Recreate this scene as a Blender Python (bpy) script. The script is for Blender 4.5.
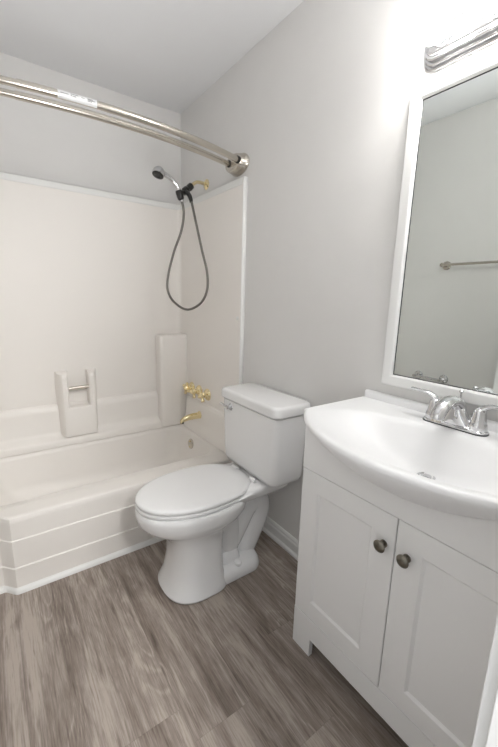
import bpy, bmesh, math, random
from mathutils import Vector, Matrix
random.seed(7)
C = bpy.context.scene
COL = C.collection
for o in list(bpy.data.objects):
    bpy.data.objects.remove(o, do_unlink=True)
PI = math.pi

# ------------------------------------------------------------------ camera
F_PX, W_PX, H_PX = 360.2, 498, 747
cam = bpy.data.cameras.new('camera'); camo = bpy.data.objects.new('camera', cam); COL.objects.link(camo)
cam.sensor_fit = 'VERTICAL'; cam.sensor_height = 36.0; cam.lens = F_PX / H_PX * 36.0
cam.clip_start = 0.02
r_ = Vector((0.81478525, -0.5791436, 0.02678971)); u_ = Vector((0.09525632, 0.1793081, 0.97917048)); f_ = Vector((0.57188393, 0.79526178, -0.20126469))
M = Matrix((r_, u_, -f_)).transposed().to_4x4()
M.translation = Vector((-1.1483, -0.1453, 1.2601))
camo.matrix_world = M
C.camera = camo

# ------------------------------------------------------------------ light and exposure
C.view_settings.view_transform = 'Standard'; C.view_settings.look = 'None'
C.view_settings.gamma = 1.0; C.view_settings.use_curve_mapping = False
C.view_settings.exposure = 1.42
world = bpy.data.worlds.new('world'); C.world = world; world.use_nodes = True
world.node_tree.nodes['Background'].inputs[0].default_value = (0.93, 0.96, 1.0, 1)
world.node_tree.nodes['Background'].inputs[1].default_value = 0.30
GLOBE_STRENGTH = 20.5
al = bpy.data.lights.new('hall_uplight_fill', 'AREA'); al.shape = 'RECTANGLE'; al.size = 1.0; al.size_y = 0.9  # added fill light, thrown up at the bathroom ceiling for bounce; no known source
al.energy = 4.0; al.spread = math.radians(75); al.color = (0.99, 0.995, 1.0)
alo = bpy.data.objects.new('hall_uplight_fill', al); COL.objects.link(alo)
alo.location = (-1.0, -0.95, 0.45)
alo.rotation_euler = (Vector((-.75, 1.1, 2.44)) - alo.location).to_track_quat('-Z', 'Y').to_euler()

hl = bpy.data.lights.new('hall_overhead_fill', 'AREA'); hl.shape = 'RECTANGLE'; hl.size = 0.40; hl.size_y = 0.55  # second added fill, from overhead, brightens tub, floor and toilet lid; lamp is assumed
hl.energy = 15.5; hl.color = (1.0, 0.99, 0.98)
hlo = bpy.data.objects.new('hall_overhead_fill', hl); COL.objects.link(hlo)
hlo.location = (-0.81, -1.22, 2.32)
hlo.rotation_euler = (Vector((-.9, 1.4, .3)) - hlo.location).to_track_quat('-Z', 'Y').to_euler()

# ------------------------------------------------------------------ materials
def nodes(name):
    m = bpy.data.materials.new(name); m.use_nodes = True
    nt = m.node_tree; b = nt.nodes['Principled BSDF']
    return m, nt, b
def mat(name, col, rough=0.5, metal=0.0, noise=0.0, nscale=8.0, bump=0.0, bscale=200.0, coat=0.0, spec=None):
    m, nt, b = nodes(name)
    b.inputs['Roughness'].default_value = rough; b.inputs['Metallic'].default_value = metal
    b.inputs['Base Color'].default_value = (*col, 1)
    b.inputs['Coat Weight'].default_value = coat
    if spec is not None: b.inputs['Specular IOR Level'].default_value = spec
    tc = nt.nodes.new('ShaderNodeTexCoord')
    if noise:
        n = nt.nodes.new('ShaderNodeTexNoise'); n.inputs['Scale'].default_value = nscale; n.inputs['Detail'].default_value = 4
        nt.links.new(tc.outputs['Object'], n.inputs['Vector'])
        mx = nt.nodes.new('ShaderNodeMix'); mx.data_type = 'RGBA'
        mx.inputs[6].default_value = (*[c * (1 - noise) for c in col], 1); mx.inputs[7].default_value = (*[min(1, c * (1 + noise)) for c in col], 1)
        nt.links.new(n.outputs['Fac'], mx.inputs[0]); nt.links.new(mx.outputs[2], b.inputs['Base Color'])
    if bump:
        n2 = nt.nodes.new('ShaderNodeTexNoise'); n2.inputs['Scale'].default_value = bscale; n2.inputs['Detail'].default_value = 3
        nt.links.new(tc.outputs['Object'], n2.inputs['Vector'])
        bp = nt.nodes.new('ShaderNodeBump'); bp.inputs['Strength'].default_value = bump; bp.inputs['Distance'].default_value = 0.002
        nt.links.new(n2.outputs['Fac'], bp.inputs['Height']); nt.links.new(bp.outputs['Normal'], b.inputs['Normal'])
    return m

WALL = mat('wall_paint', (0.745, 0.735, 0.72), 0.75, noise=0.02, bump=0.15, bscale=350)
CEIL = mat('ceiling_paint', (0.77, 0.775, 0.785), 0.85, noise=0.01, bump=0.15, bscale=250)
TRIM = mat('white_trim_paint', (0.82, 0.82, 0.81), 0.35, noise=0.01)
GEL = mat('almond_gelcoat', (0.89, 0.855, 0.812), 0.45, noise=0.012, nscale=3)
CAULK = mat('white_caulk', (0.83, 0.83, 0.81), 0.4, noise=0.02)
PORC = mat('white_porcelain', (0.88, 0.88, 0.88), 0.12, noise=0.006, coat=0.4)
SEATM = mat('white_seat_plastic', (0.88, 0.88, 0.88), 0.22, noise=0.006)
CULT = mat('white_cultured_marble', (0.87, 0.87, 0.875), 0.36, noise=0.006)
CAB = mat('white_cabinet_lacquer', (0.87, 0.867, 0.862), 0.38, noise=0.01)
INNER = mat('cabinet_underside', (0.30, 0.24, 0.19), 0.7, noise=0.1)
CHROME = mat('polished_chrome', (0.66, 0.66, 0.67), 0.07, 1.0, noise=0.01)
NICKEL = mat('brushed_nickel', (0.60, 0.56, 0.50), 0.26, 1.0, noise=0.04, nscale=60)
BRASS = mat('polished_brass', (0.86, 0.74, 0.46), 0.18, 1.0, noise=0.03)
PEWTER = mat('antique_pewter', (0.20, 0.185, 0.155), 0.30, 1.0, noise=0.15, nscale=60)
BLACK = mat('black_plastic', (0.018, 0.017, 0.016), 0.3, noise=0.1)
HOSE = mat('steel_hose', (0.21, 0.20, 0.185), 0.3, 1.0, noise=0.04)
GREYR = mat('grey_rubber', (0.05, 0.05, 0.05), 0.5, noise=0.1)
LABEL = mat('rod_label_paper', (0.72, 0.72, 0.72), 0.35, noise=0.05, nscale=120)
INK = mat('label_ink', (0.12, 0.12, 0.12), 0.5, noise=0.05)
MIRROR = mat('mirror_silver', (0.80, 0.835, 0.81), 0.015, 1.0, noise=0.003)
DOORM = mat('white_door_paint', (0.80, 0.80, 0.79), 0.4, noise=0.01)
PLATE = mat('ridged_chrome_plate', (0.62, 0.62, 0.63), 0.16, 0.95, noise=0.01)
LINE = mat('tank_gap_shadowless_gasket', (0.10, 0.10, 0.10), 0.8, noise=0.1)

def floor_material():
    m, nt, b = nodes('vinyl_plank_floor')
    L = nt.links.new; N = nt.nodes.new
    tc = N('ShaderNodeTexCoord'); sep = N('ShaderNodeSeparateXYZ'); L(tc.outputs['Object'], sep.inputs[0])
    def math_(op, a, bb=None, c=None):
        n = N('ShaderNodeMath'); n.operation = op
        for i, v in enumerate((a, bb, c)):
            if v is None: continue
            if isinstance(v, (int, float)): n.inputs[i].default_value = v
            else: L(v, n.inputs[i])
        return n.outputs[0]
    PW, PL = 0.195, 1.22
    xs = math_('DIVIDE', math_('ADD', sep.outputs['X'], 0.585 + 20 * PW), PW)
    row = math_('FLOOR', xs); fx = math_('FRACT', xs)
    wn = N('ShaderNodeTexWhiteNoise'); wn.noise_dimensions = '1D'; L(math_('ADD', row, 0.37), wn.inputs['W'])
    ys = math_('ADD', math_('DIVIDE', math_('ADD', sep.outputs['Y'], 5.0), PL), math_('MULTIPLY', wn.outputs['Value'], 1.0))
    ry = math_('FLOOR', ys); fy = math_('FRACT', ys)
    pid = math_('ADD', math_('MULTIPLY', row, 13.37), math_('MULTIPLY', ry, 7.91))
    wn2 = N('ShaderNodeTexWhiteNoise'); wn2.noise_dimensions = '1D'; L(pid, wn2.inputs['W'])
    rnd = wn2.outputs['Value']
    def vec(x, y, z):
        c = N('ShaderNodeCombineXYZ')
        for i, v in enumerate((x, y, z)):
            if isinstance(v, (int, float)): c.inputs[i].default_value = v
            else: L(v, c.inputs[i])
        return c.outputs[0]
    off = math_('MULTIPLY', rnd, 40.0)
    def noise(sx, sy, detail, rough, dist=0.0, dz=0.0):
        n = N('ShaderNodeTexNoise'); n.inputs['Scale'].default_value = 1.0; n.inputs['Detail'].default_value = detail
        n.inputs['Roughness'].default_value = rough; n.inputs['Distortion'].default_value = dist
        L(vec(math_('MULTIPLY', sep.outputs['X'], sx), math_('MULTIPLY', sep.outputs['Y'], sy), math_('ADD', off, dz)), n.inputs['Vector'])
        return n.outputs['Fac']
    def ramp01(v, lo, hi, a=0.0, bb=1.0):
        m_ = N('ShaderNodeMapRange'); m_.inputs[1].default_value = lo; m_.inputs[2].default_value = hi
        m_.inputs[3].default_value = a; m_.inputs[4].default_value = bb; L(v, m_.inputs[0]); return m_.outputs[0]
    fine = noise(190.0, 9.0, 5, 0.7)
    hair = noise(420.0, 14.0, 3, 0.6, 0.0, 3.0)
    streak = noise(17.0, 0.9, 4, 0.6, 0.25, 1.0)
    cloud = noise(10.0, 4.0, 5, 0.6, 0.6, 5.0)
    # cathedral grain in patches: thin nested rings
    n0 = noise(6.5, 1.25, 2, 0.4, 0.5, 2.0)
    rings = ramp01(math_('PINGPONG', math_('MULTIPLY', n0, 34.0), 1.0), 0.62, 1.0)
    patch = ramp01(noise(7.0, 2.6, 2, 0.5, 0.0, 7.0), 0.50, 0.64)
    rings = math_('MULTIPLY', math_('MULTIPLY', rings, patch), ramp01(fine, 0.3, 0.7))
    # small dark knots
    vor = N('ShaderNodeTexVoronoi'); vor.inputs['Scale'].default_value = 1.0
    L(vec(math_('MULTIPLY', sep.outputs['X'], 13.0), math_('MULTIPLY', sep.outputs['Y'], 5.0), off), vor.inputs['Vector'])
    knotm = math_('MULTIPLY', math_('MULTIPLY', ramp01(vor.outputs['Distance'], 0.05, 0.28, 1.0, 0.0), ramp01(noise(11.0, 4.0, 2, 0.5, 0.0, 9.0), 0.52, 0.66)), ramp01(fine, 0.25, 0.6))
    v = math_('ADD', math_('MULTIPLY', ramp01(streak, 0.32, 0.68), 0.62), math_('MULTIPLY', ramp01(cloud, 0.28, 0.72), 0.36))
    v = math_('ADD', v, math_('MULTIPLY', math_('SUBTRACT', fine, 0.5), 1.1))
    v = math_('ADD', v, math_('MULTIPLY', math_('SUBTRACT', hair, 0.5), 0.45))
    v = math_('ADD', v, math_('MULTIPLY', rings, 0.42))
    v = math_('ADD', v, math_('MULTIPLY', rnd, 0.16))
    v = math_('SUBTRACT', v, math_('MULTIPLY', knotm, 0.6))
    v = math_('SUBTRACT', v, math_('MULTIPLY', ramp01(noise(75.0, 5.5, 3, 0.6, 0.4, 11.0), 0.54, 0.72), 0.34))
    v = math_('ADD', v, 0.12)
    cr = N('ShaderNodeValToRGB'); e = cr.color_ramp.elements
    e[0].position = 0.0; e[0].color = (0.095, 0.072, 0.058, 1)
    e[1].position = 1.0; e[1].color = (0.46, 0.40, 0.35, 1)
    a = cr.color_ramp.elements.new(0.40); a.color = (0.205, 0.165, 0.138, 1)
    a = cr.color_ramp.elements.new(0.66); a.color = (0.29, 0.242, 0.208, 1)
    L(v, cr.inputs[0])
    # seams between planks
    dx = math_('MULTIPLY', math_('MINIMUM', fx, math_('SUBTRACT', 1.0, fx)), PW)
    dy = math_('MULTIPLY', math_('MINIMUM', fy, math_('SUBTRACT', 1.0, fy)), PL)
    d = math_('MINIMUM', dx, dy)
    sm = N('ShaderNodeMapRange'); sm.inputs[1].default_value = 0.0002; sm.inputs[2].default_value = 0.0012
    sm.inputs[3].default_value = 0.80; sm.inputs[4].default_value = 1.0; L(d, sm.inputs[0])
    mx = N('ShaderNodeMix'); mx.data_type = 'RGBA'; mx.blend_type = 'MULTIPLY'; mx.inputs[0].default_value = 1.0
    L(cr.outputs[0], mx.inputs[6]); L(sm.outputs[0], mx.inputs[7])
    L(mx.outputs[2], b.inputs['Base Color'])
    b.inputs['Roughness'].default_value = 0.42
    bp = N('ShaderNodeBump'); bp.inputs['Strength'].default_value = 0.12; bp.inputs['Distance'].default_value = 0.002
    L(math_('ADD', math_('MULTIPLY', fine, 0.5), sm.outputs[0]), bp.inputs['Height']); L(bp.outputs['Normal'], b.inputs['Normal'])
    return m
FLOOR = floor_material()

def emit(name, col, strength):
    m, nt, b = nodes(name)
    b.inputs['Base Color'].default_value = (0.9, 0.9, 0.9, 1); b.inputs['Roughness'].default_value = 0.3
    b.inputs['Emission Color'].default_value = (*col, 1); b.inputs['Emission Strength'].default_value = strength
    return m
GLOW = emit('lit_globe_bulb', (1.0, 0.985, 0.965), GLOBE_STRENGTH)

# ------------------------------------------------------------------ mesh helpers
def add_loft(bm, rings, cap0=True, cap1=True, closed=True):
    vs = [[bm.verts.new(p) for p in r] for r in rings]
    n = len(rings[0])
    for i in range(len(vs) - 1):
        for j in range(n if closed else n - 1):
            k = (j + 1) % n
            bm.faces.new((vs[i][j], vs[i][k], vs[i + 1][k], vs[i + 1][j]))
    if cap0: bm.faces.new(list(reversed(vs[0])))
    if cap1: bm.faces.new(vs[-1])
    return vs
def add_box(bm, x0, x1, y0, y1, z0, z1):
    r = lambda z: [(x0, y0, z), (x1, y0, z), (x1, y1, z), (x0, y1, z)]
    add_loft(bm, [r(z0), r(z1)])
def frame_for(t):
    t = t.normalized(); a = Vector((0, 0, 1)) if abs(t.z) < 0.9 else Vector((1, 0, 0))
    n = t.cross(a).normalized(); return n, t.cross(n).normalized()
def add_tube(bm, pts, r, n=14, caps=True):
    pts = [Vector(p) for p in pts]; rr = r if isinstance(r, (list, tuple)) else [r] * len(pts)
    rings = []; N = None
    for i, p in enumerate(pts):
        t = (pts[min(i + 1, len(pts) - 1)] - pts[max(i - 1, 0)]).normalized()
        if N is None: N, B = frame_for(t)
        else:
            N = (N - t * N.dot(t)).normalized(); B = t.cross(N)
        rings.append([p + (N * math.cos(2 * PI * k / n) + B * math.sin(2 * PI * k / n)) * rr[i] for k in range(n)])
    add_loft(bm, rings, caps, caps)
def add_lathe(bm, origin, axis, prof, n=24):
    o = Vector(origin); t = Vector(axis).normalized(); N, B = frame_for(t)
    rings = [[o + t * h + (N * math.cos(2 * PI * k / n) + B * math.sin(2 * PI * k / n)) * max(r, 1e-4) for k in range(n)] for r, h in prof]
    add_loft(bm, rings)
def smooth_path(pts, sub=8):
    pts = [Vector(p) for p in pts]; out = []
    for i in range(len(pts) - 1):
        p0 = pts[max(i - 1, 0)]; p1 = pts[i]; p2 = pts[i + 1]; p3 = pts[min(i + 2, len(pts) - 1)]
        for k in range(sub):
            t = k / sub
            out.append(0.5 * ((2 * p1) + (p2 - p0) * t + (2 * p0 - 5 * p1 + 4 * p2 - p3) * t * t + (-p0 + 3 * p1 - 3 * p2 + p3) * t ** 3))
    out.append(pts[-1]); return out
def rrect(x0, x1, y0, y1, r, z, n=6):
    out = []
    for cx, cy, a in ((x1 - r, y1 - r, 0), (x0 + r, y1 - r, 90), (x0 + r, y0 + r, 180), (x1 - r, y0 + r, 270)):
        for k in range(n + 1):
            t = math.radians(a + 90 * k / n); out.append((cx + r * math.cos(t), cy + r * math.sin(t), z))
    return out
def egg(xf, xb, yc, half, z, xc=None, nf=2.1, nb=2.6, n=48):
    if xc is None: xc = xb + (xf - xb) * 0.46
    out = []
    for k in range(n):
        t = 2 * PI * k / n; c, s = math.cos(t), math.sin(t)
        e = nb if c > 0 else nf
        px = math.copysign(abs(c) ** (2 / e), c); py = math.copysign(abs(s) ** (2 / e), s)
        out.append((xc + (xb - xc) * px if c > 0 else xc + (xc - xf) * px, yc + half * py, z))
    return out
def obj(name, bm, m, parent=None, smooth=True, bevel=0.0, angle=35, segs=3):
    bmesh.ops.recalc_face_normals(bm, faces=bm.faces[:])
    if parent is not None:
        off = Vector((0, 0, 0)); q = parent
        while q is not None: off += q.location; q = q.parent
        for v in bm.verts: v.co -= off
    me = bpy.data.meshes.new(name); bm.to_mesh(me); bm.free(); me.materials.append(m)
    if smooth:
        me.polygons.foreach_set('use_smooth', [True] * len(me.polygons))
        me.set_sharp_from_angle(angle=math.radians(angle))
    o = bpy.data.objects.new(name, me); COL.objects.link(o)
    if parent is not None: o.parent = parent
    if bevel:
        b = o.modifiers.new('bevel', 'BEVEL'); b.width = bevel; b.segments = segs; b.limit_method = 'ANGLE'; b.angle_limit = math.radians(30)
        b.harden_normals = False
        if smooth:
            me.polygons.foreach_set('use_smooth', [True] * len(me.polygons))
    return o
def box_obj(name, b, m, parent=None, bevel=0.003):
    bm = bmesh.new(); add_box(bm, *b); return obj(name, bm, m, parent, True, bevel)
def thing(name, label, cat, loc, group=None):
    o = bpy.data.objects.new(name, None); COL.objects.link(o); o.location = loc; o.empty_display_size = 0.05
    o['label'] = label; o['category'] = cat
    if group: o['group'] = group
    return o
def tag(o, label, cat, group=None):
    o['label'] = label; o['category'] = cat
    if group: o['group'] = group
    return o
def struct(o): o['kind'] = 'structure'; return o

# ------------------------------------------------------------------ dimensions
XL = -1.38          # left wall
YB = 2.30           # back wall
YN = -0.05          # near wall (room side)
ZC = 2.44
TY = 1.4964         # tub apron

# ------------------------------------------------------------------ room shell
struct(box_obj('floor', (XL - .12, .12, -1.3, YB + .12, -.05, 0), FLOOR, bevel=0))
struct(box_obj('ceiling', (XL - .12, .12, YN - .12, YB + .12, ZC, ZC + .08), CEIL, bevel=0))
struct(box_obj('wall_right', (0, .12, YN - .12, YB + .12, 0, ZC), WALL, bevel=0))
struct(box_obj('wall_left', (XL - .12, XL, YN - .12, YB + .12, 0, ZC), WALL, bevel=0))
struct(box_obj('wall_back', (XL, 0, YB, YB + .12, 0, ZC), WALL, bevel=0))
DX0, DX1, DZ = -1.335, -0.734, 2.05
bm = bmesh.new()
add_box(bm, DX1 + .02, 0, YN - .12, YN, 0, ZC); add_box(bm, XL, DX0 - .02, YN - .12, YN, 0, ZC); add_box(bm, DX0 - .02, DX1 + .02, YN - .12, YN, DZ + .02, ZC)
struct(obj('wall_near', bm, WALL, smooth=False))
# door casing and jamb of the doorway the camera stands in
bm = bmesh.new()
add_box(bm, DX1, DX1 + .02, YN - .12, YN, 0, DZ); add_box(bm, DX1 + .008, DX1 + .066, YN, YN + .014, 0, DZ + .06)
struct(obj('trim_1', bm, TRIM, bevel=.002))
bm = bmesh.new()
add_box(bm, DX0 - .02, DX0, YN - .12, YN, 0, DZ); add_box(bm, DX0 - .02, DX1 + .02, YN - .12, YN, DZ, DZ + .02)
struct(obj('trim_2', bm, TRIM, bevel=.002))
# baseboards: profile along the right wall, left wall
def baseboard(name, x, s, y0, y1):
    prof = [(0, 0), (.022, 0), (.022, .012), (.016, .02), (.013, .022), (.013, .062), (.009, .070), (.009, .078), (.004, .088), (0, .09)]
    bm = bmesh.new(); add_loft(bm, [[(x - s * d, y, z) for d, z in prof] for y in (y0, y1)])
    return struct(obj(name, bm, TRIM, angle=25))
baseboard('baseboard_right', 0, 1, .671, TY - .005)
baseboard('baseboard_left', XL, -1, .80, TY - .012)
# open door leaf folded back along the left wall (seen only in the mirror)
d = struct(box_obj('door_1', (XL + .085, XL + .12, -.03, .70, .012, 2.03), DOORM, bevel=.002))
bm = bmesh.new(); add_lathe(bm, (XL + .12, .63, .95), (1, 0, 0), [(.03, 0), (.03, .006), (.011, .01), (.011, .035), (.026, .045), (.028, .058), (.018, .068), (0, .07)])
obj('door_knob', bm, NICKEL, d)

# ------------------------------------------------------------------ bathtub
RZ = .345      # rim height
tub = thing('bathtub', 'almond fiberglass bathtub with stepped front apron, built into the end alcove', 'bathtub', (XL / 2, 1.88, 0))
# apron: three tiers stepping outwards, with bevelled recess at its left end
XA0, XA1 = -1.203, -1.165
def apron_y(x):
    return 0.0 if x >= XA1 else (.045 if x <= XA0 else .045 * (XA1 - x) / (XA1 - XA0))
tiers = [(0, -.004), (.112, -.004), (.116, .001), (.238, .001), (.242, .006), (RZ - .028, .006)]
lip = [(RZ - .016, .007), (RZ - .006, .011), (RZ - .001, .019), (RZ, .026)]
prof = tiers + lip
xs = [XL + .001, XA0 - .012, XA0 - .003, XA0 + .006, (XA0 + XA1) / 2, XA1 - .006, XA1 + .003, XA1 + .012, -.9, -.6, -.3, -.012]
bm = bmesh.new(); rings = []
for x in xs:
    y0 = TY + apron_y(x)
    front = [(x, y0 + d, z) for z, d in prof]
    rings.append(front + [(x, TY + .099, RZ), (x, TY + .099, 0)])
add_loft(bm, rings)
obj('apron', bm, GEL, tub, angle=28)
# basin shell: outer top deck with an oblong well
bm = bmesh.new()
def deck_ring(z, x0, x1, y0, y1, r): return rrect(x0, x1, y0, y1, r, z, 8)
ox0, ox1, oy0, oy1 = XL + .001, -.012, TY + .10, YB - .012
rings = [deck_ring(RZ - .06, ox0, ox1, oy0, oy1, .01), deck_ring(RZ, ox0, ox1, oy0, oy1, .01),
         deck_ring(RZ, XL + .075, -.085, TY + .135, YB - .095, .10), deck_ring(RZ - .006, XL + .085, -.093, TY + .145, YB - .105, .10),
         deck_ring(RZ - .03, XL + .093, -.099, TY + .153, YB - .112, .10), deck_ring(.16, XL + .15, -.118, TY + .18, YB - .135, .11),
         deck_ring(.09, XL + .20, -.165, TY + .20, YB - .16, .11), deck_ring(.065, XL + .25, -.21, TY + .24, YB - .20, .11)]
add_loft(bm, rings, cap0=False)
obj('basin', bm, GEL, tub, angle=50)
# overflow plate on the tap end
ov = bmesh.new(); add_lathe(ov, (-.106, 1.965, .280), (-1, 0, .09), [(.034, -.004), (.034, .002), (.030, .007), (.012, .009), (0, .009)])
ovo = obj('overflow_plate', ov, NICKEL, tub); ovo['label'] = 'round brushed metal overflow plate'
for dz in (-.02, .02):
    bm = bmesh.new(); add_lathe(bm, (-.115, 1.965, .280 + dz), (-1, 0, .09), [(.005, -.002), (.005, .003), (0, .004)], 10)
    obj('overflow_screw', bm, BRASS, ovo)
bm = bmesh.new(); add_lathe(bm, (-.33, 1.90, .0655), (0, 0, 1), [(.034, 0), (.034, .003), (.02, .004), (.018, .001), (0, .001)])
obj('tub_drain', bm, CHROME, tub)
# white caulk strip along the floor
bm = bmesh.new(); rings = []
for x in xs:
    y0 = TY + apron_y(x) - .004
    rings.append([(x, y0, 0), (x, y0 - .016, 0), (x, y0 - .015, .009), (x, y0 - .009, .017), (x, y0, .022)])
add_loft(bm, rings)
struct(obj('trim_3', bm, CAULK, angle=60))

# ------------------------------------------------------------------ shower surround
SZ = 1.876
sur = thing('shower_surround', 'almond molded shower wall surround above the tub, with soap shelf and corner column', 'shower surround', (XL / 2, YB, RZ))
bm = bmesh.new()
YI, XI, XLI = YB - .022, -.022, XL + .022      # inner faces
YS = 1.515                                      # front edge on the side walls
zb, zt = RZ + .001, SZ
# U-shaped shell, rounded inside corners, swept up
def u_outer(z, inset=0.0):
    rc = .03; pts = []
    yi, xi, xl = YI + inset, XI + inset, XLI - inset
    pts.append((xi, YS, z))
    for k in range(7):
        a = math.radians(90 * k / 6); pts.append((xi - rc + rc * math.cos(a), yi - rc + rc * math.sin(a), z))
    for k in range(7):
        a = math.radians(90 + 90 * k / 6); pts.append((xl + rc + rc * math.cos(a), yi - rc + rc * math.sin(a), z))
    pts.append((xl, YS, z))
    pts += [(XL + .001, YS, z), (XL + .001, YB - .001, z), (-.001, YB - .001, z), (-.001, YS, z)]
    return pts
add_loft(bm, [u_outer(zb), u_outer(zt - .034), u_outer(zt - .028, .004), u_outer(zt - .006, .006), u_outer(zt, .012)])
shell = obj('wall_panel', bm, GEL, sur, angle=30)
# rolled front edges (bright vertical bead) and top flange
for x in (-.001, XL + .001):
    s = -1 if x > -.5 else 1
    bm = bmesh.new(); rings = []
    for z in (zb, zt):
        rings.append([(x + s * .029 * (1 if k else 1) * 0 + s * (.010 + .013 * math.cos(a)), YS - .001 + .0055 * math.sin(a), z) for k, a in [(k, 2 * PI * k / 12) for k in range(12)]])
    add_loft(bm, rings); obj('edge_bead', bm, CAULK, sur, angle=60)
bm = bmesh.new(); add_box(bm, XL + .024, -.024, YI - .004, YI + .003, SZ - .036, SZ - .002)
add_box(bm, XI - .004, XI + .003, YS + .01, YI - .004, SZ - .036, SZ - .002)
obj('top_flange', bm, CAULK, sur, bevel=.002)
# lower wainscot on the back wall, with the sloping shelf that meets the tub
bm = bmesh.new()
pr = [(YI + .004, .60), (YI - .010, .594), (YI - .022, .580), (YI - .026, .55), (YI - .028, .43), (YI - .036, .408), (YI - .072, .392), (YI - .080, .380), (YI - .082, zb), (YI + .004, zb)]
add_loft(bm, [[(x, y, z) for y, z in pr] for x in (XLI, XI)])
obj('back_ledge', bm, GEL, sur, angle=50)
# tap-end wainscot
bm = bmesh.new()
pr = [(XI + .004, .572), (XI - .006, .568), (XI - .014, .560), (XI - .019, .54), (XI - .024, .43), (XI - .036, .40), (XI - .046, .38), (XI - .048, zb), (XI + .004, zb)]
add_loft(bm, [[(x, y, z) for x, z in pr] for y in (1.56, 2.17)])
obj('tap_ledge', bm, GEL, sur, bevel=.006, angle=50)
# corner column
bm = bmesh.new()
cx0, cy0 = -.222, YI - .095
rings = []
for z, g in ((.355, 0), (.985, 0), (.997, .003), (1.004, .010), (1.006, .02)):
    rings.append(rrect(cx0 + g, XI + .01, cy0 + g, YI + .01, .022, z, 6))
add_loft(bm, rings); obj('corner_column', bm, GEL, sur, angle=40)
# soap shelf block: two posts, a low sill between them, and a chrome bar
soap_y = YI - .085
bm = bmesh.new()
def post(x0, x1, z0, z1, flare0, flare1):
    r = []
    for z, g in ((z0, 0), (z1 - .03, 0), (z1 - .01, .012), (z1, .05)):
        r.append([(x0 - flare0, YI + .004, z), (x1 + flare1, YI + .004, z), (x1 + flare1 * .3, YI - .03 + .0 * g, z), (x1 - .004, soap_y + .012 + g, z), (x1 - .014, soap_y + g, z), (x0 + .014, soap_y + g, z), (x0 + .002, soap_y + .012 + g, z), (x0 - flare0 * .5, YI - .035, z)])
    add_loft(bm, r)
post(-.845, -.795, .40, .80, .018, 0.0)
post(-.685, -.640, .40, .80, 0.0, .018)
r = []
for z, g in ((.40, -.008), (.572, -.008), (.580, -.004), (.584, .01)):
    r.append([(-.818, YI + .004, z), (-.665, YI + .004, z), (-.665, soap_y + .007 + g, z), (-.818, soap_y + .007 + g, z)])
add_loft(bm, r)
obj('soap_shelf', bm, GEL, sur, bevel=.006, angle=50)
bm = bmesh.new(); add_tube(bm, [(-.797, soap_y + .03,   .697), (-.683, soap_y + .03, .700)], .011, 16)
g = obj('grab_bar', bm, NICKEL, sur); g['label'] = 'short brushed metal bar across the soap shelf'
# screw cap on the side panel
bm = bmesh.new(); add_lathe(bm, (XI + .003, 1.545, 1.155), (-1, 0, 0), [(.012, -.002), (.012, .003), (.007, .007), (0, .008)], 16)
obj('screw_cap', bm, CAULK, sur)

# ------------------------------------------------------------------ brass tap set, tub spout
tap = thing('bath_tap_set', 'polished brass three-handle bath and shower tap set on the tub end wall', 'tap', (XI, 1.996, .637))
for i, (y, rot) in enumerate(((2.108, 20), (1.996, 75), (1.880, -25))):
    bm = bmesh.new(); add_lathe(bm, (XI + .001, y, .637), (-1, 0, 0), [(.040, 0), (.040, .003), (.035, .012), (.022, .020), (.017, .026), (.016, .03), (0, .031)])
    es = obj('escutcheon', bm, BRASS, tap)
    bm = bmesh.new(); add_lathe(bm, (XI - .026, y, .637), (-1, 0, 0), [(.010, 0), (.015, .004), (.020, .012), (.021, .022), (.017, .032), (.009, .038), (0, .039)], 20)
    for k in range(4):
        a = math.radians(rot + 90 * k); c, s = math.cos(a), math.sin(a)
        rings = []
        P0 = Vector((XI - .046, y, .637)); dr = Vector((0, c, s))
        add_tube(bm, [P0 + dr * t for t in (.006, .020, .030, .038, .044, .046)], [.009, .0075, .010, .012, .009, .003], 12)
    obj('tap_handle', bm, BRASS, tap)
sp = thing('tub_spout', 'polished brass tub filler spout below the tap handles', 'spout', (-.045, 1.955, .48))
bm = bmesh.new(); add_lathe(bm, (XI - .020, 1.955, .480), (-1, 0, 0), [(.026, -.006), (.026, .004), (.021, .008), (0, .009)])
obj('spout_flange', bm, BRASS, sp)
bm = bmesh.new()
P = [(-.072, .462, .022, .022), (-.12, .462, .020, .021), (-.16, .458, .018, .019), (-.19, .450, .016, .017), (-.205, .440, .014, .014), (-.209, .432, .011, .009)]
rings = [[(x + .024, 1.955 + ry * math.cos(2 * PI * k / 20), z + .016 + rz * math.sin(2 * PI * k / 20)) for k in range(20)] for x, z, ry, rz in P]
add_loft(bm, rings); obj('spout_body', bm, BRASS, sp, angle=60)
bm = bmesh.new(); add_lathe(bm, (-.172, 1.955, .452), (-.25, 0, -1), [(.012, -.004), (.012, .010), (.008, .010), (.008, .002), (0, .002)], 16)
obj('spout_outlet', bm, GREYR, sp)

# ------------------------------------------------------------------ shower arm and hand shower
hs = thing('wall_shower', 'chrome and black hand shower with looping metal hose on a brass wall pipe', 'shower', (0, 1.945, 1.94))
bm = bmesh.new(); add_lathe(bm, (0, 1.945, 1.935), (-1, 0, 0), [(.030, 0), (.030, .003), (.022, .010), (.012, .013), (0, .014)])
obj('flange', bm, BRASS, hs)
bm = bmesh.new(); add_tube(bm, smooth_path([(-.004, 1.945, 1.935), (-.045, 1.943, 1.938), (-.078, 1.939, 1.930), (-.112, 1.936, 1.902)]), .0095)
obj('arm_pipe', bm, BRASS, hs)
bm = bmesh.new()
A = Vector((-.107, 1.936, 1.906)); B = Vector((-.156, 1.930, 1.862)); ax = (B - A).normalized()
add_lathe(bm, A, ax, [(.013, -.004), (.019, 0), (.020, .022), (.016, .026), (.016, .034), (.022, .040), (.022, .062), (.015, .070), (0, .071)], 18)
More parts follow.
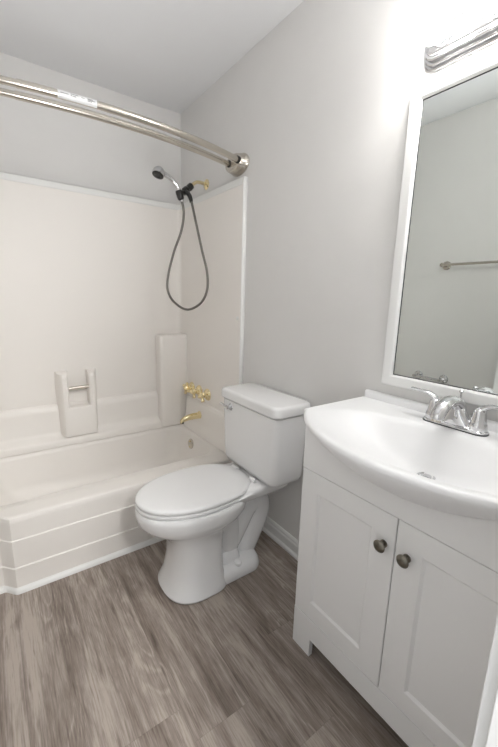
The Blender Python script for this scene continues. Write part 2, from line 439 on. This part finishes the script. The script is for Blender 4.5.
add_tube(bm, [B + Vector((.004, -.010, -.002)), (-.150, 1.893, 1.850), (-.1475, 1.874, 1.828), (-.1455, 1.864, 1.808), (-.1452, 1.8615, 1.796)], [.014, .013, .0125, .011, .0095])
add_lathe(bm, (-.195, 1.908, 1.838), (-.35, 0, .94), [(.014, -.03), (.019, -.022), (.020, .012), (.017, .022), (0, .022)], 18)
add_tube(bm, [B + Vector((0, 0, -.005)), (-.190, 1.907, 1.848)], .014)
obj('holder', bm, BLACK, hs)
bm = bmesh.new()
hp = smooth_path([(-.182, 1.908, 1.800), (-.187, 1.908, 1.828), (-.205, 1.909, 1.872), (-.236, 1.910, 1.905), (-.270, 1.910, 1.922), (-.300, 1.910, 1.930)])
add_tube(bm, hp, [.0105 + .004 * abs(i / (len(hp) - 1) - .5) + .003 * (i / len(hp)) for i in range(len(hp))], 16)
obj('handle', bm, CHROME, hs)
bm = bmesh.new()
hd = Vector((-.322, 1.903, 1.921)); ha = Vector((-.38, -.16, -.92)).normalized()
add_lathe(bm, hd - ha * .012, ha, [(.010, -.022), (.022, -.018), (.031, -.006), (.034, .008), (.034, .017), (.031, .020), (0, .020)], 28)
obj('head_shell', bm, CHROME, hs)
bm = bmesh.new()
add_lathe(bm, hd, ha, [(.031, .003), (.031, .012), (.026, .015), (.016, .015), (.014, .012), (0, .012)], 28)
obj('spray_face', bm, BLACK, hs)
bm = bmesh.new()
hose = smooth_path([(-.180, 1.908, 1.802), (-.172, 1.905, 1.735), (-.181, 1.925, 1.639), (-.204, 1.978, 1.529), (-.224, 2.022, 1.395), (-.226, 2.030, 1.304), (-.206, 1.983, 1.232), (-.165, 1.887, 1.190), (-.124, 1.795, 1.228), (-.104, 1.748, 1.305), (-.104, 1.748, 1.408), (-.119, 1.782, 1.531), (-.135, 1.825, 1.686), (-.145, 1.861, 1.805)], 22)
add_tube(bm, hose, [.0066 + (.0009 if i % 2 else 0) for i in range(len(hose))], 12)
obj('hose', bm, HOSE, hs, angle=80)

# ------------------------------------------------------------------ curved double shower rod
RODZ = 1.950
rod = thing('shower_curtain_rod', 'curved double brushed nickel shower curtain rod spanning the tub alcove', 'shower rod', (XL / 2, 1.58, RODZ))
def rod_y(x, base, bow):
    t = (x - XL) / (0 - XL); return base - bow * 4 * t * (1 - t)
for nm, base, bow in (('outer_rod', 1.548, .130), ('inner_rod', 1.628, .118)):
    bm = bmesh.new()
    X = [XL + .03 + (0 - .03 - XL - .03) * k / 40 for k in range(41)]
    thick = [x for x in X if x > -1.02]; thin = [x for x in X if x <= -.98]
    add_tube(bm, [(x, rod_y(x, base, bow), RODZ) for x in [-1.0] + thick[1:]], .0138, 18)
    add_tube(bm, [(x, rod_y(x, base, bow), RODZ) for x in thin], .0122, 18)
    ro = obj(nm, bm, NICKEL, rod, angle=60)
    if nm == 'outer_rod':
        bm = bmesh.new(); rings = []
        for k in range(13):
            x = -.880 + .128 * k / 12; y = rod_y(x, base, bow)
            rings.append([(x, y + .0143 * math.cos(a), RODZ + .0143 * math.sin(a)) for a in [math.radians(120 + 130 * j / 10) for j in range(11)]] +
                         [(x, y + .0136 * math.cos(a), RODZ + .0136 * math.sin(a)) for a in [math.radians(250 - 130 * j / 10) for j in range(11)]])
        add_loft(bm, rings); lb = obj('sticker', bm, LABEL, ro, angle=60); lb['label'] = 'white printed sticker'
        bm = bmesh.new()
        for (xa, xb_, ang) in ((-.872, -.846, 172), (-.840, -.815, 158), (-.840, -.822, 182), (-.805, -.795, 168), (-.785, -.766, 160), (-.785, -.760, 175), (-.785, -.770, 190)):
            rings = []
            for x in (xa, (xa + xb_) / 2, xb_):
                y = rod_y(x, base, bow)
                rings.append([(x, y + rr * math.cos(math.radians(ang + da)), RODZ + rr * math.sin(math.radians(ang + da))) for rr, da in ((.0146, -4), (.0146, 4), (.0141, 4), (.0141, -4))])
            add_loft(bm, rings)
        obj('print', bm, INK, lb)
for x, s in ((0, -1), (XL, 1)):
    bm = bmesh.new(); rings = []
    for rx, ry, h in ((.052, .086, 0), (.053, .087, .005), (.050, .083, .010), (.047, .078, .024), (.044, .073, .040), (.040, .068, .048), (.030, .055, .052), (.012, .03, .053)):
        rings.append([(x + s * h, 1.584 + ry * math.cos(2 * PI * k / 32), RODZ + (rx) * math.sin(2 * PI * k / 32)) for k in range(32)])
    add_loft(bm, rings); fl = obj('wall_flange', bm, NICKEL, rod, angle=40)
    for base in (1.548, 1.628):
        bm = bmesh.new(); add_lathe(bm, (x + s * .030, base - (.014), RODZ), (s, -.30, 0), [(.0165, 0), (.0175, .006), (.0175, .028), (.0160, .031), (.0142, .031), (.0142, .02), (0, .02)], 20)
        obj('rod_collar', bm, BLACK, fl)

# ------------------------------------------------------------------ toilet
TC = 1.166
toi = thing('toilet', 'white two-piece toilet with closed lid standing between tub and vanity', 'toilet', (-.36, TC, 0))
bm = bmesh.new()
# bowl rim and front pedestal
E = []
for z, xf, xb, half, nf in ((.003, -.645, -.375, .148, 2.5), (.012, -.648, -.375, .151, 2.5), (.030, -.640, -.380, .143, 2.5), (.075, -.622, -.385, .128, 2.5), (.15, -.608, -.388, .120, 2.5), (.225, -.604, -.385, .121, 2.5),
                         (.270, -.620, -.35, .130, 2.4), (.298, -.660, -.30, .150, 2.3), (.318, -.692, -.26, .170, 2.2), (.340, -.710, -.235, .182, 2.15), (.375, -.716, -.225, .186, 2.15), (.392, -.714, -.225, .185, 2.15), (.400, -.708, -.23, .18, 2.15)):
    dy = -.008 + .022 * min(1, max(0, (z - .2) / .15)); xf -= .022 * min(1, max(0, (z - .2) / .15))
    E.append(egg(xf, xb, TC + dy, half, z, nf=nf, nb=4.0 if z < .25 else 2.2, xc=None if z < .28 else -.46))
add_loft(bm, E)
# foot plate behind the pedestal
R = [rrect(-.46, b_, TC - h, TC + h, .07, z, 8) for z, h, b_ in ((.002, .136, -.180), (.016, .138, -.178), (.040, .131, -.184), (.055, .122, -.192), (.064, .108, -.205), (.067, .09, -.22))]
add_loft(bm, R)
# rear deck that carries the tank
R = []
for z, x0, x1, h in ((.352, -.40, -.12, .090), (.366, -.43, -.07, .118), (.380, -.44, -.045, .136), (.398, -.44, -.032, .146), (.416, -.31, -.03, .148), (.425, -.30, -.03, .147), (.432, -.29, -.035, .14)):
    R.append(rrect(x0, x1, TC - h, TC + h, .045, z, 6))
add_loft(bm, R)
# trapway: S-bend tube
tp = smooth_path([(-.40, TC, .10), (-.33, TC, .12), (-.28, TC, .20), (-.23, TC, .285), (-.175, TC, .305), (-.150, TC, .24), (-.19, TC, .13), (-.23, TC, .04)], 7)
add_tube(bm, tp, [.068 + .012 * math.sin(PI * i / (len(tp) - 1)) for i in range(len(tp))], 20)
# lump over the bolt hole
R = [rrect(-.40 + g, -.285 - g * .6, TC - .098 + g, TC + .098 - g, .03, z, 6) for z, g in ((.05, 0), (.085, .004), (.105, .014), (.118, .03))]
add_loft(bm, R)
# bowl sump bulge
tp = smooth_path([(-.42, TC, .30), (-.36, TC, .25), (-.33, TC, .16), (-.34, TC, .08)], 6)
add_tube(bm, tp, [.115, .115, .112, .108, .104, .10, .097, .094, .092, .09, .088, .086, .084, .082, .08, .078, .076, .074, .07][:len(tp)], 24)
obj('bowl', bm, PORC, toi, angle=42)
bm = bmesh.new(); add_lathe(bm, (-.318, TC - .104, .052), (0, -.25, 1), [(.020, 0), (.020, .010), (.016, .018), (.008, .022), (0, .023)], 18)
obj('bolt_cap', bm, SEATM, toi)
bm = bmesh.new(); add_lathe(bm, (-.318, TC + .104, .052), (0, .25, 1), [(.020, 0), (.020, .010), (.016, .018), (.008, .022), (0, .023)], 18)
obj('bolt_cap', bm, SEATM, toi)
bm = bmesh.new()
ro = [egg(-.736 + g, -.215, TC + .022, .182 - g, z, xc=-.46, nb=2.4) for z, g in ((.4005, .006), (.404, .001), (.414, .001), (.417, .004))]
add_loft(bm, ro); obj('seat', bm, SEATM, toi, angle=60)
bm = bmesh.new()
base = egg(-.735, -.205, TC + .022, .182, 0, xc=-.46, nb=2.4)
ro = [[(-.46 + (x + .46) * f, TC + .022 + (y - TC - .022) * f, z) for x, y, _ in base] for z, f in ((.4195, .975), (.423, .995), (.431, .995), (.436, .98), (.439, .955), (.441, .90), (.4425, .80), (.4438, .62), (.4446, .42), (.445, .20), (.4451, .04))]
add_loft(bm, ro); obj('lid', bm, SEATM, toi, angle=60)
bm = bmesh.new()
bm.free()
for s in (-1, 1):
    bm = bmesh.new(); add_lathe(bm, (-.222, TC + s * .075 - .022, .436), (0, 1, 0), [(.008, 0), (.010, .002), (.010, .042), (.008, .044), (0, .044)], 16)
    obj('seat_hinge', bm, SEATM, toi)
bm = bmesh.new(); R = []
for z, x0, h, r in ((.434, -.178, .175, .042), (.437, -.192, .190, .040), (.446, -.204, .201, .037), (.465, -.210, .207, .034), (.52, -.212, .210, .032), (.64, -.214, .214, .031), (.764, -.216, .218, .030), (.768, -.208, .210, .028)):
    R.append(rrect(x0, -.018, TC - h, TC + h, r, z, 8))
add_loft(bm, R); obj('tank', bm, PORC, toi, angle=50)
bm = bmesh.new(); R = []
for z, g in ((.7685, .012), (.7725, .010), (.7728, .003), (.776, .0005), (.780, 0), (.806, 0), (.814, .002), (.819, .007), (.821, .016)):
    R.append(rrect(-.226 + g, -.010 - g * .5, TC - .230 + g, TC + .231 - g, .036, z, 8))
add_loft(bm, R); obj('tank_lid', bm, PORC, toi, angle=60)
bm = bmesh.new()
add_lathe(bm, (-.210, TC + .135, .735), (-1, 0, 0), [(.018, 0), (.018, .006), (.012, .012), (.009, .022), (.011, .026), (0, .027)], 18)
add_tube(bm, smooth_path([(-.231, TC + .130, .735), (-.236, TC + .150, .737), (-.238, TC + .175, .741), (-.236, TC + .198, .744)]), [.008] * 8 + [.0075] * 8 + [.007] * 7 + [.006, .005], 12)
fl = obj('flush_lever', bm, CHROME, toi, angle=50); fl['label'] = 'chrome flush lever'

# ------------------------------------------------------------------ vanity cabinet
YV0, YV1, XV = -.047, .6686, -.325
YCV = (YV0 + YV1) / 2
def belly_zb(y):
    s = max(0.0, 1 - ((y - YCV) / .352) ** 2); return .890 - .116 * s ** 1.2
def rim_x(y):
    s = max(0.0, 1 - ((y - YCV) / .352) ** 2); return -.334 - .155 * s ** .78
van = thing('vanity_cabinet', 'white two-door vanity cabinet under the belly sink', 'cabinet', (XV / 2, YCV, 0))
bm = bmesh.new()
for y0, y1 in ((YV1 - .016, YV1), (YV0, YV0 + .016)):
    add_box(bm, XV + .0185, -.004, y0, y1, 0, .889)
add_box(bm, XV + .0185, -.02, YV0 + .016, YV1 - .016, .09, .105)
obj('carcass', bm, CAB, van, smooth=False)
# face: base rail with feet
bm = bmesh.new()
poly = [(YV1, 0), (YV1, .1535), (YV0, .1535), (YV0, 0), (YV0 + .078, 0), (YV0 + .09, .072), (YV1 - .09, .072), (YV1 - .085, 0)]
poly = [(YV1, 0), (YV1, .1535), (YV0, .1535), (YV0, 0), (YV0 + .085, 0), (YV0 + .085, .072), (YV1 - .085, .072), (YV1 - .085, 0)]
add_loft(bm, [[(x, y, z) for y, z in poly] for x in (XV, XV + .018)])
obj('base_rail', bm, CAB, van, bevel=.0012, segs=2)
# fixed front under the sink, its top edge follows the belly
bm = bmesh.new()
n = 60
top = [(YV1 + (YV0 - YV1) * k / n) for k in range(n + 1)]
poly = [(YV0, .7085), (YV1, .7085)] + [(y, min(.889, belly_zb(y) - .0015)) for y in top]
add_loft(bm, [[(x, y, z) for y, z in poly] for x in (XV, XV + .018)])
obj('front_panel', bm, CAB, van, bevel=.001, segs=2)
def door(y0, y1, knob_y):
    z0, z1 = .156, .7065
    bm = bmesh.new()
    py0, py1, pz0, pz1 = y0 + .073, y1 - .073, z0 + .065, z1 - .066
    def rg(x, g): return [(x, y0 + g, z0 + g), (x, y1 - g, z0 + g), (x, y1 - g, z1 - g), (x, y0 + g, z1 - g)]
    def rp(x, g): return [(x, py0 + g, pz0 + g), (x, py1 - g, pz0 + g), (x, py1 - g, pz1 - g), (x, py0 + g, pz1 - g)]
    add_loft(bm, [rg(XV + .017, 0), rg(XV + .0015, 0), rg(XV, .0015), rp(XV, 0), rp(XV + .0065, .0075)], cap0=True, cap1=True)
    d = obj('door', bm, CAB, van, smooth=False)
    bm = bmesh.new(); N = 20
    rings = []
    for h, rr in ((0, .011), (.002, .011), (.004, .007), (.014, .0065), (.017, .011), (.019, .0165), (.022, .0175), (.026, .014), (.0285, .007), (.029, .0005)):
        ex = 1.0
        rings.append([(XV - h, knob_y + rr * math.cos(2 * PI * k / N), .6135 + rr * ex * math.sin(2 * PI * k / N)) for k in range(N)])
    add_loft(bm, rings); kb = obj('knob', bm, PEWTER, d, angle=50); kb['label'] = 'dark pewter oval knob'
    return d
door(YCV + .0015, YV1 - .001, YCV + .033)
door(YV0 + .001, YCV - .0015, YCV - .036)

# ------------------------------------------------------------------ belly sink top
snk = thing('sink_top', 'glossy white bow-front sink top with molded basin on the vanity', 'sink', (-.2, YCV, .9))
ZT, ZBK = .912, .890
bcx, bcy, brx, bry, bd = -.294, YCV, .180, .326, .117
def top_z(x, y):
    def inside(t):
        r = 1 - t; c = bcx + (-.212 - bcx) * t
        return ((x - c) / (brx * r)) ** 2 + ((y - bcy) / (bry * r)) ** 2 - 1
    if inside(0.0) >= 0: return ZT
    lo, hi = 0.0, .999
    for _ in range(26):
        m = (lo + hi) / 2
        if inside(m) < 0: lo = m
        else: hi = m
    s = min(1.0, lo / .92); s = .55 * s * s * (3 - 2 * s) + .45 * math.sin(s * PI / 2) ** 1.4
    return ZT - bd * s
bm = bmesh.new()
NY, NX = 96, 46
rings = []
for i in range(NY + 1):
    # cosine-ish spacing near ends
    y = YCV + (YV1 + .006 - YCV) * (-1 + 2 * i / NY)
    xf = rim_x(y); ring = []
    for j in range(NX + 1):
        x = -.002 + (xf + .012 + .002) * j / NX
        ring.append((x, y, top_z(x, y)))
    zb = min(ZBK, belly_zb(y))
    # rolled front rim then belly underside
    zr = ZT
    ring += [(xf + .006, y, ZT - .0012), (xf + .0018, y, ZT - .005), (xf, y, ZT - .011), (xf + .0004, y, ZT - .0145)]
    s = max(0.0, 1 - ((y - YCV) / .352) ** 2)
    zl = ZT - .011 - .006
    H = zl - zb; D = (XV - .001) - xf
    for k in range(1, 11):
        a = k / 10 * PI / 2
        t = k / 10; ring.append((xf + D * (.7 * t + .3 * (1 - math.cos(a))), y, zl - H * (.6 * t + .4 * math.sin(a))))
    ring += [(XV + .03, y, zb - .002 * s), (-.24, y, zb - .012 * s), (-.12, y, min(ZBK, zb + .03)), (-.06, y, ZBK), (-.002, y, ZBK)]
    rings.append(ring)
add_loft(bm, rings)
obj('basin', bm, CULT, snk, angle=60)
bm = bmesh.new(); R = []
pr = [(-.001, ZT - .002), (-.020, ZT - .002), (-.020, ZT + .018), (-.017, ZT + .024), (-.012, ZT + .027), (-.001, ZT + .027)]
add_loft(bm, [[(x, y, z) for x, z in pr] for y in (YV0 - .002, YV1 + .004)])
obj('backsplash', bm, CULT, snk, bevel=.003)
dz = top_z(-.210, YCV)
bm = bmesh.new(); add_lathe(bm, (-.210, YCV, dz), (0, 0, 1), [(.024, -.004), (.024, .002), (.020, .004), (.017, .001), (.016, -.002), (0, -.002)])
dr = obj('drain', bm, CHROME, snk)
bm = bmesh.new(); add_lathe(bm, (-.210, YCV, dz - .003), (0, 0, 1), [(.004, 0), (.004, .002), (.014, .003), (.014, .006), (.008, .008), (0, .0085)])
obj('stopper', bm, CHROME, dr)

# ------------------------------------------------------------------ basin faucet
fc = thing('basin_faucet', 'chrome centerset faucet with two lever handles at the back of the sink', 'faucet', (-.085, YCV, ZT))
FX, FY = -.070, YCV + .008
bm = bmesh.new()
R = [rrect(FX - .026 + g, FX + .026 - g, FY - .089 + g, FY + .089 - g, .024, ZT + z, 8) for z, g in ((.0034, .0), (.008, 0), (.011, .003), (.013, .007))]
add_loft(bm, R)
# bell-shaped centre body: broad foot narrowing upwards
R = []
for z, hy, hx in ((.008, .062, .024), (.020, .050, .023), (.036, .037, .021), (.052, .027, .019), (.068, .021, .017), (.080, .017, .014), (.086, .010, .008)):
    R.append([(FX + .002 + hx * math.cos(2 * PI * k / 28), FY + hy * math.sin(2 * PI * k / 28), ZT + z) for k in range(28)])
add_loft(bm, R)
obj('faucet_body', bm, CHROME, fc, angle=50)
bm = bmesh.new()
add_loft(bm, [rrect(FX - .0275, FX + .0275, FY - .0905, FY + .0905, .025, ZT + z, 8) for z in (.0002, .0032)])
obj('gasket', bm, GREYR, fc)
bm = bmesh.new()
P = smooth_path([(FX + .004, FY, ZT + .060), (FX - .020, FY, ZT + .078), (FX - .055, FY, ZT + .082), (FX - .088, FY, ZT + .070), (FX - .108, FY, ZT + .050), (FX - .112, FY, ZT + .040)], 6)
rings = []
for i, p in enumerate(P):
    t = i / (len(P) - 1); tn = (P[min(i + 1, len(P) - 1)] - P[max(i - 1, 0)]).normalized(); nn = Vector((-tn.z, 0, tn.x))
    w = .023 - .005 * t; h = .018 - .005 * t
    rings.append([p + Vector((0, 1, 0)) * (w * math.cos(2 * PI * k / 20)) + nn * (h * math.sin(2 * PI * k / 20)) for k in range(20)])
add_loft(bm, rings); so = obj('spout', bm, CHROME, fc, angle=60)
bm = bmesh.new(); add_lathe(bm, P[-1], (P[-1] - P[-2]), [(.0125, -.006), (.0125, .006), (.009, .006), (.009, .003), (0, .003)], 18)
obj('aerator', bm, NICKEL, so)
for s in (1, -1):
    bm = bmesh.new(); hy = FY + s * .062
    add_lathe(bm, (FX, hy, ZT + .008), (0, 0, 1), [(.024, 0), (.0235, .012), (.022, .020), (.0205, .021), (.020, .024), (.018, .040), (.0165, .052), (.015, .058), (.009, .062), (0, .063)])
    lv = smooth_path([(FX + .002, hy, ZT + .058), (FX + .002, hy + s * .006, ZT + .072), (FX, hy + s * .024, ZT + .082), (FX - .003, hy + s * .050, ZT + .086), (FX - .006, hy + s * .078, ZT + .088)], 6)
    rings = []
    for i, p in enumerate(lv):
        t = i / (len(lv) - 1); tn = (lv[min(i + 1, len(lv) - 1)] - lv[max(i - 1, 0)]).normalized(); nn = Vector((0, -tn.z, tn.y))
        w = .014 - .005 * t; h = .0125 - .009 * min(1, t * 1.4)
        if i == len(lv) - 1: w *= .5; h *= .5
        rings.append([p + Vector((1, 0, 0)) * (w * math.cos(2 * PI * k / 16)) + nn * (h * math.sin(2 * PI * k / 16)) for k in range(16)])
    add_loft(bm, rings); obj('handle', bm, CHROME, fc, angle=50)
bm = bmesh.new(); add_tube(bm, [(FX + .016, FY, ZT + .07), (FX + .017, FY, ZT + .100)], .0028, 10)
add_lathe(bm, (FX + .017, FY, ZT + .098), (0, 0, 1), [(.003, 0), (.0065, .003), (.0065, .007), (.003, .010), (0, .010)], 14)
obj('lift_rod', bm, CHROME, fc)

# ------------------------------------------------------------------ mirror
MY0, MY1, MZ0, MZ1, MT, MW = .012, .607, .977, 1.908, .022, .038
mir = thing('wall_mirror', 'large white-framed rectangular wall mirror above the sink', 'mirror', (0, YCV, MZ0))
bm = bmesh.new()
def mr(x, g): return [(x, MY0 + g, MZ0 + g), (x, MY1 - g, MZ0 + g), (x, MY1 - g, MZ1 - g), (x, MY0 + g, MZ1 - g)]
add_loft(bm, [mr(-.001, 0), mr(-MT + .003, 0), mr(-MT, .003), mr(-MT, MW - .008), mr(-MT + .004, MW - .003), mr(-MT + .010, MW), mr(-.001, MW)], cap0=False, cap1=False)
obj('frame', bm, TRIM, mir, angle=40)
bm = bmesh.new(); add_box(bm, -.009, -.004, MY0 + MW - .004, MY1 - MW + .004, MZ0 + MW - .004, MZ1 - MW + .004)
gl = obj('mirror_glass', bm, MIRROR, mir, smooth=False)

bm = bmesh.new()
def mg(x, g): return [(x, MY0 + MW + g, MZ0 + MW + g), (x, MY1 - MW - g, MZ0 + MW + g), (x, MY1 - MW - g, MZ1 - MW - g), (x, MY0 + MW + g, MZ1 - MW - g)]
add_loft(bm, [mg(-.0091, -.001), mg(-.0105, -.001), mg(-.0105, .0022), mg(-.0091, .0030)], cap0=False, cap1=False)
obj('edge_strip', bm, GREYR, mir, smooth=False)

# ------------------------------------------------------------------ vanity light bar
LY0, LY1, LZ = .03, .583, 1.992
lt = thing('vanity_light', 'white and chrome vanity light bar with lit round bulbs above the mirror', 'light fixture', (0, (LY0 + LY1) / 2, LZ))
bm = bmesh.new(); R = []
hz = .056
for x, g in ((-.001, 0), (-.010, 0), (-.013, .003), (-.013, .007), (-.022, .007), (-.025, .010), (-.025, .015), (-.034, .015), (-.037, .018), (-.037, .023), (-.043, .025), (-.046, .030)):
    ring = rrect(LY0 + g, LY1 - g, LZ - hz + g, LZ + hz - g, .046 - g * .8, 0, 8)
    R.append([(x, a, b) for a, b, _ in ring])
add_loft(bm, R); obj('back_plate', bm, PLATE, lt, angle=30)
for k in range(4):
    y = .506 - .133 * k
    bm = bmesh.new(); add_lathe(bm, (-.044, y, LZ), (-1, 0, 0), [(.027, 0), (.027, .012), (.024, .018), (.018, .018), (0, .018)])
    so = obj('socket', bm, PLATE, lt)
    bm = bmesh.new(); R_ = .040
    add_lathe(bm, (-.055, y, LZ), (-1, 0, 0), [(.015, 0), (.015, .012)] + [(R_ * math.sin(a), .050 - R_ * math.cos(a)) for a in [math.radians(25 + 155 * j / 14) for j in range(15)]], 28)
    obj('bulb', bm, GLOW, so, angle=80)

# ------------------------------------------------------------------ left wall fixtures, seen in the mirror
tb = thing('towel_bar', 'brushed nickel towel bar on the opposite wall, reflected in the mirror', 'towel bar', (XL, .97, 1.51))
for y in (1.125, .785):
    bm = bmesh.new(); add_lathe(bm, (XL, y, 1.515), (1, 0, 0), [(.028, 0), (.028, .008), (.024, .013), (.013, .016), (.012, .050), (.013, .054), (.013, .071), (.011, .074), (0, .075)])
    obj('post', bm, NICKEL, tb)
bm = bmesh.new(); add_tube(bm, [(XL + .062, .785, 1.515), (XL + .062, 1.125, 1.515)], .008)
obj('bar', bm, NICKEL, tb)
tp_ = thing('toilet_paper_holder', 'shiny metal toilet paper holder on the opposite wall, low in the mirror', 'paper holder', (XL, 1.13, .76))
for y in (1.225, 1.045):
    bm = bmesh.new(); add_lathe(bm, (XL, y, .757), (1, 0, 0), [(.030, 0), (.030, .008), (.026, .013), (.012, .016), (.011, .046), (.012, .050), (.012, .066), (.010, .069), (0, .070)])
    obj('post', bm, CHROME, tp_)
bm = bmesh.new(); add_tube(bm, [(XL + .058, 1.045, .757), (XL + .058, 1.225, .757)], .0075)
obj('roller', bm, CHROME, tp_)
